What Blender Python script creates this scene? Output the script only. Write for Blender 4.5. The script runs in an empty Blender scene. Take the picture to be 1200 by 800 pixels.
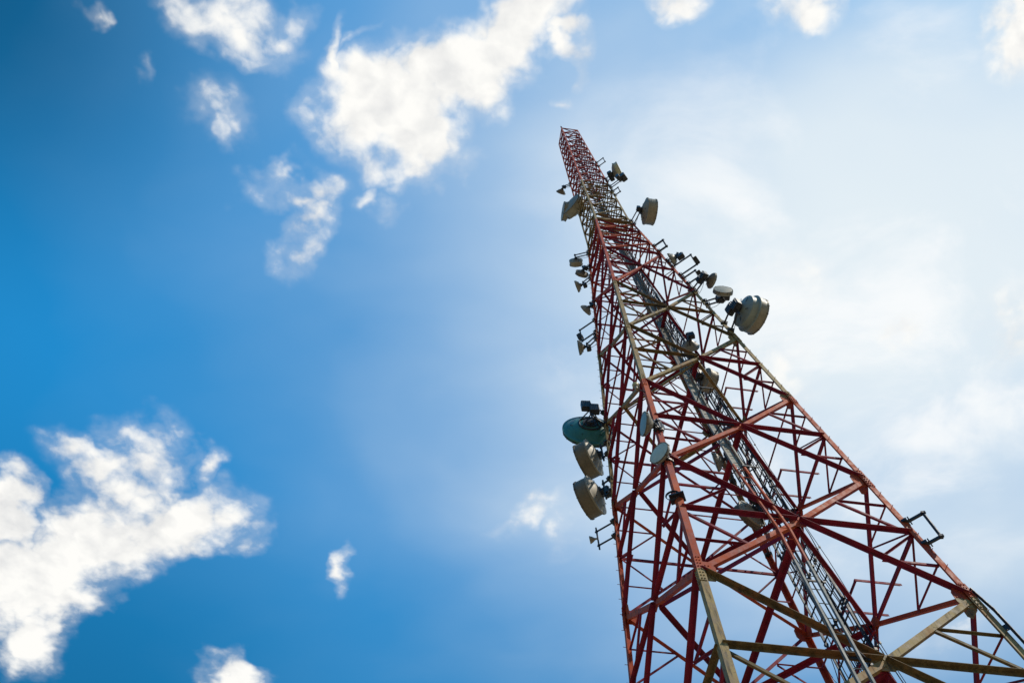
import bpy, bmesh, math, random
from mathutils import Vector, Matrix
random.seed(7)
R = math.radians
scene = bpy.context.scene
COL = scene.collection
Vec = Vector

# ------------------------------------------------------------------ placement
EYE = 1.6                       # camera height above the ground
TX, TY, YAW = 8.0279, 19.9418, -0.60523
ANG = {'N': -90, 'R': 0, 'F': 90, 'L': 180}
LEV = {0: 15.3, .5: 18.314, 1: 21.447, 1.5: 24.688, 2: 27.948, 2.5: 31.36, 3: 34.948, 3.5: 38.385,
       4: 42.146, 4.5: 45.979, 5: 50.314, 5.5: 54.067}
for q in range(1, 12):
    LEV[-q * .5] = 15.3 - 2.95 * q * .5 * 2 if q * 2.95 < 16 else None
LEV = {kk: vv for kk, vv in LEV.items() if vv is not None}
TOP = 105.0
def halfw(z): return max(5 - .056338 * z, .987 + .00904 * (TOP - z))
def leg_pt(n, z, grow=0.0):
    a = R(ANG[n]) + YAW
    w = (halfw(z) + grow) * math.sqrt(2)
    return Vec((TX + w * math.cos(a), TY + w * math.sin(a), z + EYE))
def face_pt(A, B, t, z, inset=0.0):
    """point on the tapering face between legs A and B, moved inwards"""
    a, b = leg_pt(A, z), leg_pt(B, z)
    p = a.lerp(b, t)
    n = ((a + b) / 2 - Vec((TX, TY, z + EYE))).normalized()
    return p - n * inset
def face_n(A, B):
    a, b = leg_pt(A, 20), leg_pt(B, 20)
    return ((a + b) / 2 - Vec((TX, TY, 20 + EYE))).normalized()

# ------------------------------------------------------------------ materials
class NT:
    """small helper to write node trees"""
    def __init__(s, tree): s.t = tree; s.n = tree.nodes; s.l = tree.links
    def add(s, typ, **kw):
        n = s.n.new(typ)
        for k, v in kw.items(): setattr(n, k, v)
        return n
    def plug(s, sock, v):
        if v is None: return
        if hasattr(v, 'is_output'): s.l.new(v, sock)
        else: sock.default_value = v
    def math(s, op, a, b=None, c=None, clamp=False):
        n = s.add('ShaderNodeMath', operation=op, use_clamp=clamp)
        for i, v in enumerate((a, b, c)): s.plug(n.inputs[i], v)
        return n.outputs[0]
    def vmath(s, op, a, b=None):
        n = s.add('ShaderNodeVectorMath', operation=op)
        s.plug(n.inputs[0], a); s.plug(n.inputs[1], b)
        return n.outputs['Value'] if op in ('DOT_PRODUCT', 'LENGTH') else n.outputs['Vector']
    def noise(s, vec, scale, detail=4, rough=.55, dist=0.0):
        n = s.add('ShaderNodeTexNoise')
        s.plug(n.inputs['Vector'], vec); n.inputs['Scale'].default_value = scale
        n.inputs['Detail'].default_value = detail; n.inputs['Roughness'].default_value = rough
        n.inputs['Distortion'].default_value = dist
        return n.outputs['Fac']
    def rng(s, v, a, b, c=0.0, d=1.0, smooth=True):
        n = s.add('ShaderNodeMapRange', clamp=True)
        n.interpolation_type = 'SMOOTHSTEP' if smooth else 'LINEAR'
        s.plug(n.inputs[0], v)
        for i, q in enumerate((a, b, c, d)): s.plug(n.inputs[i + 1], q)
        return n.outputs[0]
    def mix(s, f, a, b, mode='MIX'):
        n = s.add('ShaderNodeMix', data_type='RGBA', blend_type=mode)
        s.plug(n.inputs['Factor'], f)
        for k, v in (('A', a), ('B', b)):
            sock = [i for i in n.inputs if i.name == k and i.type == 'RGBA'][0]
            s.plug(sock, (*v, 1) if isinstance(v, tuple) and len(v) == 3 else v)
        return [o for o in n.outputs if o.type == 'RGBA'][0]
    def sep(s, vec):
        n = s.add('ShaderNodeSeparateXYZ'); s.plug(n.inputs[0], vec); return n.outputs
    def comb(s, x, y, z):
        n = s.add('ShaderNodeCombineXYZ')
        for i, v in enumerate((x, y, z)): s.plug(n.inputs[i], v)
        return n.outputs[0]
    def scalev(s, vec, sc):
        return s.vmath('MULTIPLY', vec, sc)

def new_mat(name):
    m = bpy.data.materials.new(name); m.use_nodes = True
    t = NT(m.node_tree); bs = m.node_tree.nodes['Principled BSDF']
    return m, t, bs

def simple_mat(name, col, rough=.55, metal=0.0, var=.25, dirt=(.10, .08, .05), dirt_amt=.35, scale=2.5, spec=.4):
    m, t, bs = new_mat(name)
    tc = t.add('ShaderNodeTexCoord').outputs['Object']
    n1 = t.noise(tc, scale, 5, .6)
    n2 = t.noise(t.scalev(tc, (9, 9, 2.2)), scale * .6, 4, .65)
    c = t.mix(t.rng(n1, .3, .7), tuple(x * (1 - var) for x in col), tuple(min(1, x * (1 + var * .5)) for x in col))
    c = t.mix(t.math('MULTIPLY', t.rng(n2, .5, .78), dirt_amt), c, dirt)
    t.plug(bs.inputs['Base Color'], c)
    t.plug(bs.inputs['Roughness'], t.rng(n1, .2, .8, rough - .1, rough + .15))
    bs.inputs['Metallic'].default_value = metal
    bs.inputs['Specular IOR Level'].default_value = spec
    return m

RED_L, RED_D = (.60, .11, .035), (.36, .045, .026)
CREAM_L, CREAM_D = (.48, .345, .15), (.25, .165, .075)
CRIM_L, CRIM_D = (.33, .024, .055), (.18, .014, .038)  # red paint with purple shade mixed into the colour

def paint_mat(name, mode='bands', shaded=False):  # last argument picks the copy with shade put into its colour
    """weathered aviation paint: red and cream bands by height, chalking, streaks of dirt and rust"""
    m, t, bs = new_mat(name)
    geo = t.add('ShaderNodeNewGeometry')
    pos = geo.outputs['Position']
    nbig = t.noise(pos, .55, 3, .5)
    nmid = t.noise(pos, 3.3, 5, .65)
    nfin = t.noise(pos, 17, 4, .7)
    streak = t.noise(t.scalev(pos, (7.5, 7.5, .9)), 1.0, 5, .7)
    red = t.mix(t.rng(t.math('ADD', t.math('MULTIPLY', nbig, .5), t.math('MULTIPLY', nmid, .5)), .38, .62), CRIM_D if shaded else RED_D, CRIM_L if shaded else RED_L)
    red = t.mix(t.math('MULTIPLY', t.rng(nfin, .58, .8), .10 if shaded else .22), red, (.5, .19, .1))
    k_ = .46 if shaded else 1.0  # cream is darkened the same way on the shade copy
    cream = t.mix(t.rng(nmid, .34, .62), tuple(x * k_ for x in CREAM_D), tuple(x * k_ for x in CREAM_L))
    cream = t.mix(t.math('MULTIPLY', t.rng(streak, .46, .66), .65), cream, (.12, .095, .055))
    cream = t.mix(t.math('MULTIPLY', t.rng(nfin, .6, .78), .45), cream, (.23, .11, .05))
    cream = t.mix(t.math('MULTIPLY', t.rng(t.math('ADD', t.math('MULTIPLY', nbig, .6), t.math('MULTIPLY', nmid, .4)), .50, .60), .55), cream, (.33, .125, .05))
    if mode == 'bands':
        z = t.math('ADD', t.sep(pos)[2], t.math('MULTIPLY', t.math('SUBTRACT', nmid, .5), .35))
        tot = None
        for lo, hi in ((-50, 18.25), (31.4, 45.9), (62.5, 76.6)):
            b = t.math('MULTIPLY', t.math('GREATER_THAN', z, lo + EYE), t.math('LESS_THAN', z, hi + EYE))
            tot = b if tot is None else t.math('ADD', tot, b)
        c = t.mix(tot, red, cream)
    elif mode == 'red': c = red
    else: c = cream
    chip = t.noise(pos, 9, 6, .75, .3)
    c = t.mix(t.math('MULTIPLY', t.rng(chip, .60, .66), .6), c, (.085, .035, .02))
    c = t.mix(t.math('MULTIPLY', t.rng(streak, .52, .70), .6), c, (.06, .04, .03))
    t.plug(bs.inputs['Base Color'], c)
    t.plug(bs.inputs['Roughness'], t.rng(nmid, .3, .7, .55, .8))
    bs.inputs['Specular IOR Level'].default_value = .22
    bp = t.add('ShaderNodeBump'); bp.inputs['Strength'].default_value = .10; bp.inputs['Distance'].default_value = .01
    t.plug(bp.inputs['Height'], nfin); t.plug(bs.inputs['Normal'], bp.outputs[0])
    return m

M = {}
M['bands'] = paint_mat('weathered_band_paint')
M['red'] = paint_mat('shaded_red_paint', 'red', True)  # red with shade in its colour, for members that read as unlit
M['bands_shaded'] = paint_mat('shaded_band_paint', 'bands', True)  # same bands as the legs, with shade painted into the colour
M['orange'] = paint_mat('faded_red_paint', 'red')
M['cream'] = paint_mat('weathered_cream_paint', 'cream')
M['galv'] = simple_mat('galvanised_steel', (.20, .22, .225), .62, .15, .3, (.09, .08, .065), .45, 4)
M['dark'] = simple_mat('dark_steel', (.045, .05, .065), .5, .3, .35, (.10, .07, .05), .4, 5)
M['cable'] = simple_mat('black_cable_jacket', (.018, .02, .028), .45, 0, .3, (.05, .05, .05), .3, 3)
M['drum'] = simple_mat('cream_shroud', (.35, .315, .25), .5, 0, .2, (.13, .10, .07), .65, 2.4)
M['tan'] = simple_mat('dusty_tan_shroud', (.215, .175, .125), .55, 0, .2, (.12, .09, .06), .45, 1.6)
M['white'] = simple_mat('white_radome', (.48, .44, .36), .5, 0, .14, (.22, .18, .12), .5, 2.2)
M['greywhite'] = simple_mat('pale_grey_green_shell', (.30, .345, .325), .45, 0, .16, (.15, .14, .11), .5, 2)
M['grey'] = simple_mat('grey_shell', (.30, .30, .28), .5, 0, .2, (.12, .10, .08), .4, 2)
M['brown'] = simple_mat('dirty_brown_shell', (.20, .165, .13), .6, 0, .25, (.08, .06, .04), .4, 2)
M['rim'] = simple_mat('grimy_rim', (.13, .125, .12), .55, .1, .3, (.06, .05, .04), .5, 4)
M['teal'] = simple_mat('teal_green_shell', (.055, .215, .20), .42, 0, .18, (.04, .09, .085), .35, 1.2)
M['tealrad'] = simple_mat('pale_teal_radome', (.30, .42, .42), .45, 0, .12, (.2, .26, .25), .3, 1.5)
M['mint'] = simple_mat('pale_mint_radome', (.68, .70, .58), .45, 0, .1, (.4, .42, .34), .3, 1.5)
M['radio'] = simple_mat('charcoal_radio_housing', (.06, .062, .075), .45, .2, .3, (.12, .10, .08), .35, 6)
M['panelcream'] = simple_mat('pale_yellow_panel', (.62, .60, .44), .4, 0, .1, (.3, .26, .16), .25, 2)
M['yellow'] = simple_mat('yellowed_lamp_glass', (.60, .50, .20), .3, 0, .1, (.3, .2, .08), .3, 6)
M['concrete'] = simple_mat('concrete', (.32, .31, .29), .85, 0, .2, (.14, .13, .11), .4, 1.5)

# ------------------------------------------------------------------ mesh builder
class MB:
    def __init__(s): s.v = []; s.f = []; s.sm = []
    def _add(s, vs, fs, smooth=False):
        o = len(s.v); s.v += [tuple(x) for x in vs]
        s.f += [tuple(i + o for i in f) for f in fs]; s.sm += [smooth] * len(fs)
    def box(s, c, ax, half):
        c = Vec(c); x, y, z = [Vec(a).normalized() * h for a, h in zip(ax, half)]
        vs = [c + x * i + y * j + z * k for i in (-1, 1) for j in (-1, 1) for k in (-1, 1)]
        fs = [(0, 1, 3, 2), (4, 6, 7, 5), (0, 4, 5, 1), (2, 3, 7, 6), (0, 2, 6, 4), (1, 5, 7, 3)]
        if x.cross(y).dot(z) < 0: fs = [f[::-1] for f in fs]
        s._add(vs, fs)
    def bevel_box(s, c, ax, half, b):
        """box with chamfered long edges (an octagonal prism along the third axis)"""
        c = Vec(c); x, y, z = [Vec(a).normalized() for a in ax]
        if x.cross(y).dot(z) < 0: z = -z
        hx, hy, hz = half
        pr = [(hx - b, -hy), (hx, -hy + b), (hx, hy - b), (hx - b, hy), (-hx + b, hy), (-hx, hy - b), (-hx, -hy + b), (-hx + b, -hy)]
        vs = [c + x * p + y * q + z * e for e in (-hz, hz) for p, q in pr]
        fs = [(i, (i + 1) % 8, 8 + (i + 1) % 8, 8 + i) for i in range(8)] + [tuple(range(7, -1, -1)), tuple(range(8, 16))]
        s._add(vs, fs)
    def angle(s, a, b, e1, e2, w1, w2, t):
        """angle section from a to b: flanges run from the corner along e1 and along e2"""
        a, b = Vec(a), Vec(b); d = (b - a).normalized()
        e1 = Vec(e1); e1 = (e1 - d * e1.dot(d)).normalized()
        e2 = Vec(e2); e2 = e2 - d * e2.dot(d); e2 = (e2 - e1 * e2.dot(e1)).normalized()
        pr = [(0, 0), (w1, 0), (w1, t), (t, t), (t, w2), (0, w2)]
        vs = [q + e1 * x + e2 * y for q in (a, b) for x, y in pr]
        fs = [(i, (i + 1) % 6, 6 + (i + 1) % 6, 6 + i) for i in range(6)]
        caps = [(3, 2, 1, 0), (5, 4, 3, 0), (6, 7, 8, 9), (6, 9, 10, 11)]
        if e1.cross(e2).dot(d) < 0: fs = [f[::-1] for f in fs]; caps = [f[::-1] for f in caps]
        s._add(vs, fs + caps)
    def tube(s, pts, r, n=8, cap=True):
        pts = [Vec(p) for p in pts]; rings = []
        up = Vec((.31, .17, .93))
        for i, p in enumerate(pts):
            d = (pts[min(i + 1, len(pts) - 1)] - pts[max(i - 1, 0)]).normalized()
            u = d.cross(up if abs(d.dot(up)) < .95 else Vec((1, 0, 0))).normalized(); v = d.cross(u)
            rr = r[i] if isinstance(r, (list, tuple)) else r
            rings.append([p + (u * math.cos(2 * math.pi * k / n) + v * math.sin(2 * math.pi * k / n)) * rr for k in range(n)])
        vs = [q for rg in rings for q in rg]
        fs = [(i * n + k, i * n + (k + 1) % n, (i + 1) * n + (k + 1) % n, (i + 1) * n + k) for i in range(len(pts) - 1) for k in range(n)]
        s._add(vs, fs, True)
        if cap:
            s._add(rings[0], [tuple(range(n - 1, -1, -1))]); s._add(rings[-1], [tuple(range(n))])
    def lathe(s, o, d, prof, n=40, smooth=True):
        """revolve prof = [(along, radius)] about the axis d through o"""
        o, d = Vec(o), Vec(d).normalized()
        u = d.cross(Vec((0, 0, 1)))
        u = u.normalized() if u.length > .01 else Vec((1, 0, 0)); v = d.cross(u)
        rings = []
        vs, fs = [], []
        for a, r in prof:
            if r < 1e-6: rings.append([len(vs)]); vs.append(o + d * a)
            else:
                rings.append(list(range(len(vs), len(vs) + n)))
                vs += [o + d * a + (u * math.cos(2 * math.pi * k / n) + v * math.sin(2 * math.pi * k / n)) * r for k in range(n)]
        for A, B in zip(rings, rings[1:]):
            for k in range(n):
                k2 = (k + 1) % n
                if len(A) == 1 and len(B) == 1: continue
                if len(A) == 1: fs.append((A[0], B[k2], B[k]))
                elif len(B) == 1: fs.append((A[k], A[k2], B[0]))
                else: fs.append((A[k], A[k2], B[k2], B[k]))
        s._add(vs, fs, smooth)
    def plate(s, c, nrm, up, outline, th):
        """flat plate: outline in (side, up) coordinates, centred on c"""
        c, nrm = Vec(c), Vec(nrm).normalized(); up = Vec(up); up = (up - nrm * up.dot(nrm)).normalized(); sd = up.cross(nrm)
        k = len(outline)
        vs = [c + nrm * e + sd * x + up * y for e in (-th / 2, th / 2) for x, y in outline]
        fs = [tuple(range(k - 1, -1, -1)), tuple(range(k, 2 * k))] + [(i, (i + 1) % k, k + (i + 1) % k, k + i) for i in range(k)]
        s._add(vs, fs)
    def build(s, name, mat, parent=None, smooth_angle=R(40)):
        me = bpy.data.meshes.new(name)
        me.from_pydata(s.v, [], s.f)
        bm = bmesh.new(); bm.from_mesh(me)
        bmesh.ops.recalc_face_normals(bm, faces=bm.faces)
        bm.to_mesh(me); bm.free()
        me.polygons.foreach_set('use_smooth', s.sm)
        try: me.set_sharp_from_angle(angle=smooth_angle)
        except Exception: pass
        me.materials.append(mat)
        o = bpy.data.objects.new(name, me); COL.objects.link(o)
        if parent is not None:
            o.parent = parent
            o.matrix_parent_inverse = PINV.get(parent.name, Matrix())
        return o
PINV = {}
def thing(name, label, cat, loc, group=None):
    o = bpy.data.objects.new(name, None); COL.objects.link(o)
    o.empty_display_size = .2
    o.location = loc; o['label'] = label; o['category'] = cat
    if group: o['group'] = group
    PINV[o.name] = Matrix.Translation(Vec(loc)).inverted()
    return o
def tag(o, label, cat, group=None):
    o['label'] = label; o['category'] = cat
    if group: o['group'] = group
    return o
def origin_to(o, p):
    """put a one-mesh thing's origin at p without moving it"""
    p = Vec(p)
    o.data.transform(Matrix.Translation(-p)); o.location = p
    return o

# ------------------------------------------------------------------ ground
g = MB()
rad = [0, 12, 30, 70, 160, 400, 1000, 3000]
ns = 48
vs = [(0, 0, 0)]; fs = []
for i, r_ in enumerate(rad[1:]):
    for k in range(ns):
        a = 2 * math.pi * k / ns
        vs.append((r_ * math.cos(a), r_ * math.sin(a), 0))
for k in range(ns): fs.append((0, 1 + k, 1 + (k + 1) % ns))
for i in range(len(rad) - 2):
    for k in range(ns):
        a, b = 1 + i * ns, 1 + (i + 1) * ns
        fs.append((a + k, b + k, b + (k + 1) % ns, a + (k + 1) % ns))
g._add(vs, fs)
m, t, bs = new_mat('dry_ground')
pos = t.add('ShaderNodeNewGeometry').outputs['Position']
c = t.mix(t.rng(t.noise(pos, .25, 6, .65), .35, .65), (.16, .13, .07), (.34, .27, .17))
t.plug(bs.inputs['Base Color'], c); bs.inputs['Roughness'].default_value = .95
go = g.build('ground', m); go['kind'] = 'structure'

# ------------------------------------------------------------------ lattice tower
tower = thing('lattice_tower', 'tall red and cream steel lattice tower tapering to the sky', 'tower', (TX, TY, 0))
FACES = [('N', 'R'), ('L', 'N'), ('R', 'F'), ('F', 'L')]
def flange(z):                         # leg angle size by height
    return .235 - .0011 * z if z < 60 else .165 - .0009 * (z - 60)
def ramp(z, a, b): return a + (b - a) * min(1, max(0, z / 70))

# legs: angle sections with the corner outwards, splice plates, bolts, step bolts on the left leg
order = ['N', 'R', 'F', 'L']
LEGZ = [-1.6] + sorted(LEV.values()) + [58, 62, 64.8] + [64.8 + (TOP - 64.8) * q / 13 for q in range(1, 14)]
LEGZ = sorted(set(round(z, 3) for z in LEGZ))
for i, n in enumerate(order):
    mb = MB()
    nb, pv = order[(i + 1) % 4], order[i - 1]
    e1 = (leg_pt(nb, 20) - leg_pt(n, 20)).normalized(); e2 = (leg_pt(pv, 20) - leg_pt(n, 20)).normalized()
    for z0, z1 in zip(LEGZ, LEGZ[1:]):
        w = flange((z0 + z1) / 2)
        off = -(e1 + e2) * .05
        mb.angle(leg_pt(n, z0) + off, leg_pt(n, z1) + off, e1, e2, w, w, .028)
    # splice angles outside the leg at every second joint
    for lv in (-.5, .5, 1.5, 2.5, 3.5, 4.5, 5.5):
        z = LEV[lv]; w = flange(z)
        a, b = leg_pt(n, z - .55), leg_pt(n, z + .55)
        off = -(e1 + e2) * .068
        mb.angle(a + off, b + off, e1, e2, w * .93, w * .93, .016)
        for q in range(8):
            zz = z - .48 + .96 * q / 7
            for e, o_ in ((e1, e2), (e2, e1)):
                for s_ in (.35, .72):
                    p = leg_pt(n, zz) + off + e * w * s_ - o_ * .008
                    mb.box(p, (e, o_, (0, 0, 1)), (.017, .014, .017))
    if n in 'LR':                      # step bolts up the leg
        z = 4.0
        while z < 60:
            p = leg_pt(n, z) - (e1 + e2) * .05 + (e1 if int(z / .4) % 2 else e2) * .10
            out = -(e2 if int(z / .4) % 2 else e1)
            mb.tube([p, p + out * .13], .011, 5)
            z += .4
    mb.build('leg', M['bands'], tower)
    fb = MB()
    p = leg_pt(n, -1.6); p.z = 0
    fb.bevel_box(p + Vec((0, 0, .2)), (e1, e2, (0, 0, 1)), (.6, .6, .25), .06)
    fb.build('footing', M['concrete'], tower)

# the right leg is doubled below the first splice: an outer angle joined by battens
o1, o2 = (leg_pt('N', 20) - leg_pt('R', 20)).normalized(), (leg_pt('F', 20) - leg_pt('R', 20)).normalized()
so_ = -(o1 + o2) * .11
mb = MB(); mb.angle(leg_pt('R', -1.5) + so_, leg_pt('R', 17.7) + so_, -o1, -o2, .09, .09, .02)
z = 1.0
while z < 18:
    p = leg_pt('R', z) + so_ * .75
    mb.box(p, (so_, (0, 0, 1), so_.cross(Vec((0, 0, 1)))), (.09, .10, .012)); z += 1.6
mb.angle(leg_pt('R', 18.6) - (o1 + o2) * .045, leg_pt('R', 17.6) + so_, -o1, -o2, .09, .09, .02)
mb.build('leg_stiffener', M['dark'], tower)

# bracing -----------------------------------------------------------
POOL = {}                              # part name -> [(size on screen, builder)]
def member(kind, a, b, nface, style, w, mat='bands', inset=.02, shrink=0.0, parent=tower):
    """one angle-section member lying just inside a face; style 'in' turns its second flange inwards, 'out' outwards"""
    a, b = Vec(a), Vec(b)
    d = (b - a).normalized(); L = (b - a).length
    a, b = a + d * shrink, b - d * shrink
    side = d.cross(nface); side = side if side.z > 0 else -side
    mb = MB()
    ww = w
    if style == 'in':
        o = -nface * inset - side * ww * .5
        mb.angle(a + o, b + o, side, -nface, ww, ww * .9, max(.008, w * .09))
    elif style == 'out':
        o = -nface * (inset + .035) + side * ww * .5
        mb.angle(a + o, b + o, -side, nface, ww * .75, ww, max(.008, w * .09))
    elif style == 'flat':             # horizontal member of the plan bracing
        o = -Vec((0, 0, inset))
        mb.angle(a + o, b + o, side, (0, 0, -1), ww, ww, max(.008, w * .09))
    mid = (a + b) / 2
    dist = (mid - Vec((0, 0, EYE))).length
    POOL.setdefault(kind, []).append((L * w / dist ** 2 if mid.z > 12 else 0, mb, mat))
def gusset(c, n, up, sx, sy, mat='bands', push=.0):
    o = [(-sx * .55, -sy), (sx * .55, -sy), (sx, -sy * .45), (sx, sy * .45), (sx * .55, sy), (-sx * .55, sy), (-sx, sy * .45), (-sx, -sy * .45)]
    mb = MB(); c = Vec(c) + Vec(n) * push
    mb.plate(c, n, up, o, .016)
    nn = Vec(n).normalized(); upv = Vec(up); upv = (upv - nn * upv.dot(nn)).normalized(); sd = upv.cross(nn)
    for x in (-.7, -.35, 0, .35, .7):
        for y in (-.6, 0, .6):
            if abs(x) + abs(y) > 1.15: continue
            mb.box(c + nn * .012 + sd * x * sx + upv * y * sy, (sd, upv, nn), (.016, .016, .012))
    dist = (c - Vec((0, 0, EYE))).length
    POOL.setdefault('gusset_plate', []).append((sx * sy / dist ** 2 if c.z > 12 else 0, mb, mat))

ilev = [l for l in sorted(LEV) if l == int(l) and l - .5 in LEV]
lowest = min(LEV)
for A, B in FACES:
    nf = face_n(A, B)
    for l in ilev:
        z = LEV[l]
        Mi = face_pt(A, B, .5, z)
        w = ramp(z, .20, .115)
        near = (A, B) == ('N', 'R')
        for leg, far in ((A, B), (B, A)):
            mt = 'red' if (near and l == 3 and leg == 'R') or (not near and l in (3, 4)) else 'bands'  # the red override is the copy with shade in its colour
            member('horizontal_beam', leg_pt(leg, z), Mi, nf, 'out', w * .92, mt if mt != 'bands' else 'bands_shaded', .02, .05)
            for s_ in (-.5, .5):
                if l + s_ not in LEV: continue
                zl = LEV[l + s_]
                P = leg_pt(leg, zl)
                # one diagonal of the lattice has its free flange inwards, the other outwards
                rising = (leg == A and s_ < 0) or (leg == B and s_ > 0)
                if (A, B) == ('L', 'N'): rising = not rising
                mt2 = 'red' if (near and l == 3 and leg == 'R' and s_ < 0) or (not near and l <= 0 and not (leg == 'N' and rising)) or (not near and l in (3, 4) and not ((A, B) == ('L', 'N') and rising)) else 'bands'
                member('diagonal_brace', P, Mi, nf, 'in' if rising else 'out', w * (1.0 if rising else .95), mt2 if rising or mt2 == 'red' else 'bands_shaded', .03 if rising else .02, .06)  # outward-flange diagonals get the paint copy coloured as if in shade
                # redundant struts from the middle of the half diagonal to the leg
                D = (P + Mi) / 2
                zq = (z + zl) / 2
                ws = ramp(z, .085, .06)
                if near and leg == 'N' and (l < 0 or (l == 0 and s_ > 0)): continue
                mts = 'red' if not near or l == 3 and leg == 'R' else 'bands_shaded'
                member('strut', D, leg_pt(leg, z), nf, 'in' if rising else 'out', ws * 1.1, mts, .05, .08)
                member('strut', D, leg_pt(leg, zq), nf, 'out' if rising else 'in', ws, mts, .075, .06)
        gs = ramp(z, .36, .15)
        gusset(Mi, nf, (0, 0, 1), gs, gs * .85, push=-.055)
    for l in sorted(LEV):
        if l == int(l) or l == lowest: continue
        z = LEV[l]; gs = ramp(z, .42, .15)
        for leg, oth in ((A, B), (B, A)):
            p = leg_pt(leg, z); e = (leg_pt(oth, z) - p).normalized()
            gusset(p + e * gs * .75, nf, (0, 0, 1), gs * .8, gs * 1.15, push=-.048)
# plan bracing at every whole level: a diamond between the face nodes and a cross member
for l in ilev:
    z = LEV[l] - .10
    mids = [face_pt(A, B, .5, z, .10) for A, B in (('N', 'R'), ('R', 'F'), ('F', 'L'), ('L', 'N'))]
    w = ramp(z, .19, .11)
    for i in range(4):
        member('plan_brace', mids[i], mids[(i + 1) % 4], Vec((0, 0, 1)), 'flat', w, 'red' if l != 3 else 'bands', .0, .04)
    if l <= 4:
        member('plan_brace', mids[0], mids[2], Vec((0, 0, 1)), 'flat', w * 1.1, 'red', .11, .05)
    # open frames on the far face that stand out past it and carry the cable ladders
    if l in (1, 2, 3):
        zf = LEV[l] + {1: 1.45, 2: 1.95, 3: 2.5}[l]
        nF = face_n('F', 'R')
        ca, cb = face_pt('F', 'R', .36, zf, .3), face_pt('F', 'R', .59, zf, .3)
        cc_ = face_pt('F', 'R', .405, zf, .3)
        wf = ramp(zf, .11, .09)
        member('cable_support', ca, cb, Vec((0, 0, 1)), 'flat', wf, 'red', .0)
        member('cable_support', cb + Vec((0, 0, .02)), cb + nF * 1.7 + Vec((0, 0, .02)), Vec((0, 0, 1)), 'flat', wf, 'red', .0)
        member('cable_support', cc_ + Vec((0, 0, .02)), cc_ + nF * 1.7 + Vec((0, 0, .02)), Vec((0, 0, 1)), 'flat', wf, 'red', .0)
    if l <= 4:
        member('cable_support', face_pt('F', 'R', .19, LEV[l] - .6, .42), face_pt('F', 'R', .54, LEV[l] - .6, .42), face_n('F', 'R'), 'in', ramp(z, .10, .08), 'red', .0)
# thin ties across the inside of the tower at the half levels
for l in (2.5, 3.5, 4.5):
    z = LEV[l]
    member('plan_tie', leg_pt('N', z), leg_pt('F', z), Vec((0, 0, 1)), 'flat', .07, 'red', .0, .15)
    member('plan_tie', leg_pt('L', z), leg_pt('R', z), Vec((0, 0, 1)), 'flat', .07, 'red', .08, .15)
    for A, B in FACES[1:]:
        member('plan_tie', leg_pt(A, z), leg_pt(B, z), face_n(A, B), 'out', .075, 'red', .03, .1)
# slender upper part: short panels with crossed diagonals
UZ = [54.067, 57.1, 60.0, 62.7, 64.8]
while UZ[-1] < TOP - .5: UZ.append(UZ[-1] + (TOP - 64.8) / 14)
for A, B in FACES:
    nf = face_n(A, B)
    for i, (z0, z1) in enumerate(zip(UZ, UZ[1:])):
        w = .115 if z0 < 64 else .095
        member('horizontal_beam', leg_pt(A, z0), leg_pt(B, z0), nf, 'out', w, 'bands_shaded', .02, .04)
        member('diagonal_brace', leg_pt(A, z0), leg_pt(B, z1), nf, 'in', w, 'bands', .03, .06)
        member('diagonal_brace', leg_pt(B, z0), leg_pt(A, z1), nf, 'out', w * .9, 'bands_shaded', .02, .06)
        if z0 < 64:
            zm = (z0 + z1) / 2
            X = face_pt(A, B, .5, zm)
            member('strut', leg_pt(A, zm), X, nf, 'in', .07, 'bands', .05, .05); member('strut', leg_pt(B, zm), X, nf, 'in', .07, 'bands', .05, .05)
    member('horizontal_beam', leg_pt(A, TOP - .1), leg_pt(B, TOP - .1), nf, 'out', .1, 'bands', .02, .04)
for z in UZ[::2]:
    a, b, c_, d_ = [leg_pt(n, z - .12) for n in 'NRFL']
    member('plan_brace', a, c_, Vec((0, 0, 1)), 'flat', .08, 'bands', .0, .1)
    member('plan_brace', b, d_, Vec((0, 0, 1)), 'flat', .08, 'bands', .09, .1)
# a railed rest platform of bar grating in the upper cream band
for zc in (63.9, 75.6):
    pl = MB()
    cN, cR, cF, cL = [leg_pt(n, zc, -.12) for n in 'NRFL']
    for q in range(13):
        u = q / 12
        if .42 < u < .62 and zc > 70: continue
        a, b = cN.lerp(cL, u), cR.lerp(cF, u)
        if u > .45: a = a.lerp(b, .0); b = a.lerp(b, .45)
        d = (b - a).normalized()
        pl.box((a + b) / 2, (d, (0, 0, 1), d.cross(Vec((0, 0, 1)))), ((b - a).length / 2, .03, .045))
    for u0, u1 in (((.0, 0), (.0, 1)),):
        pl.box(cN.lerp(cR, .5), (cR - cN, (0, 0, 1), face_n('N', 'R')), ((cR - cN).length / 2, .035, .05))
    pl.build('rest_platform', M['cream'], tower)

LIMIT = 100
for kind, lst in POOL.items():
    lst.sort(key=lambda q: -q[0])
    for sz, mb, mt in lst[:LIMIT]: mb.build(kind, M[mt], tower)
    rest = lst[LIMIT:]
    if rest:                            # the smallest ones together, red and banded members in two material slots
        big = MB(); slots = []; names = []
        for sz, mb, m_ in rest:
            if m_ not in names: names.append(m_)
            big._add(mb.v, mb.f); slots += [names.index(m_)] * len(mb.f)
        o = big.build(kind, M[names[0]], tower); o['kind'] = 'stuff'
        for m_ in names[1:]: o.data.materials.append(M[m_])
        o.data.polygons.foreach_set('material_index', slots)

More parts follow.
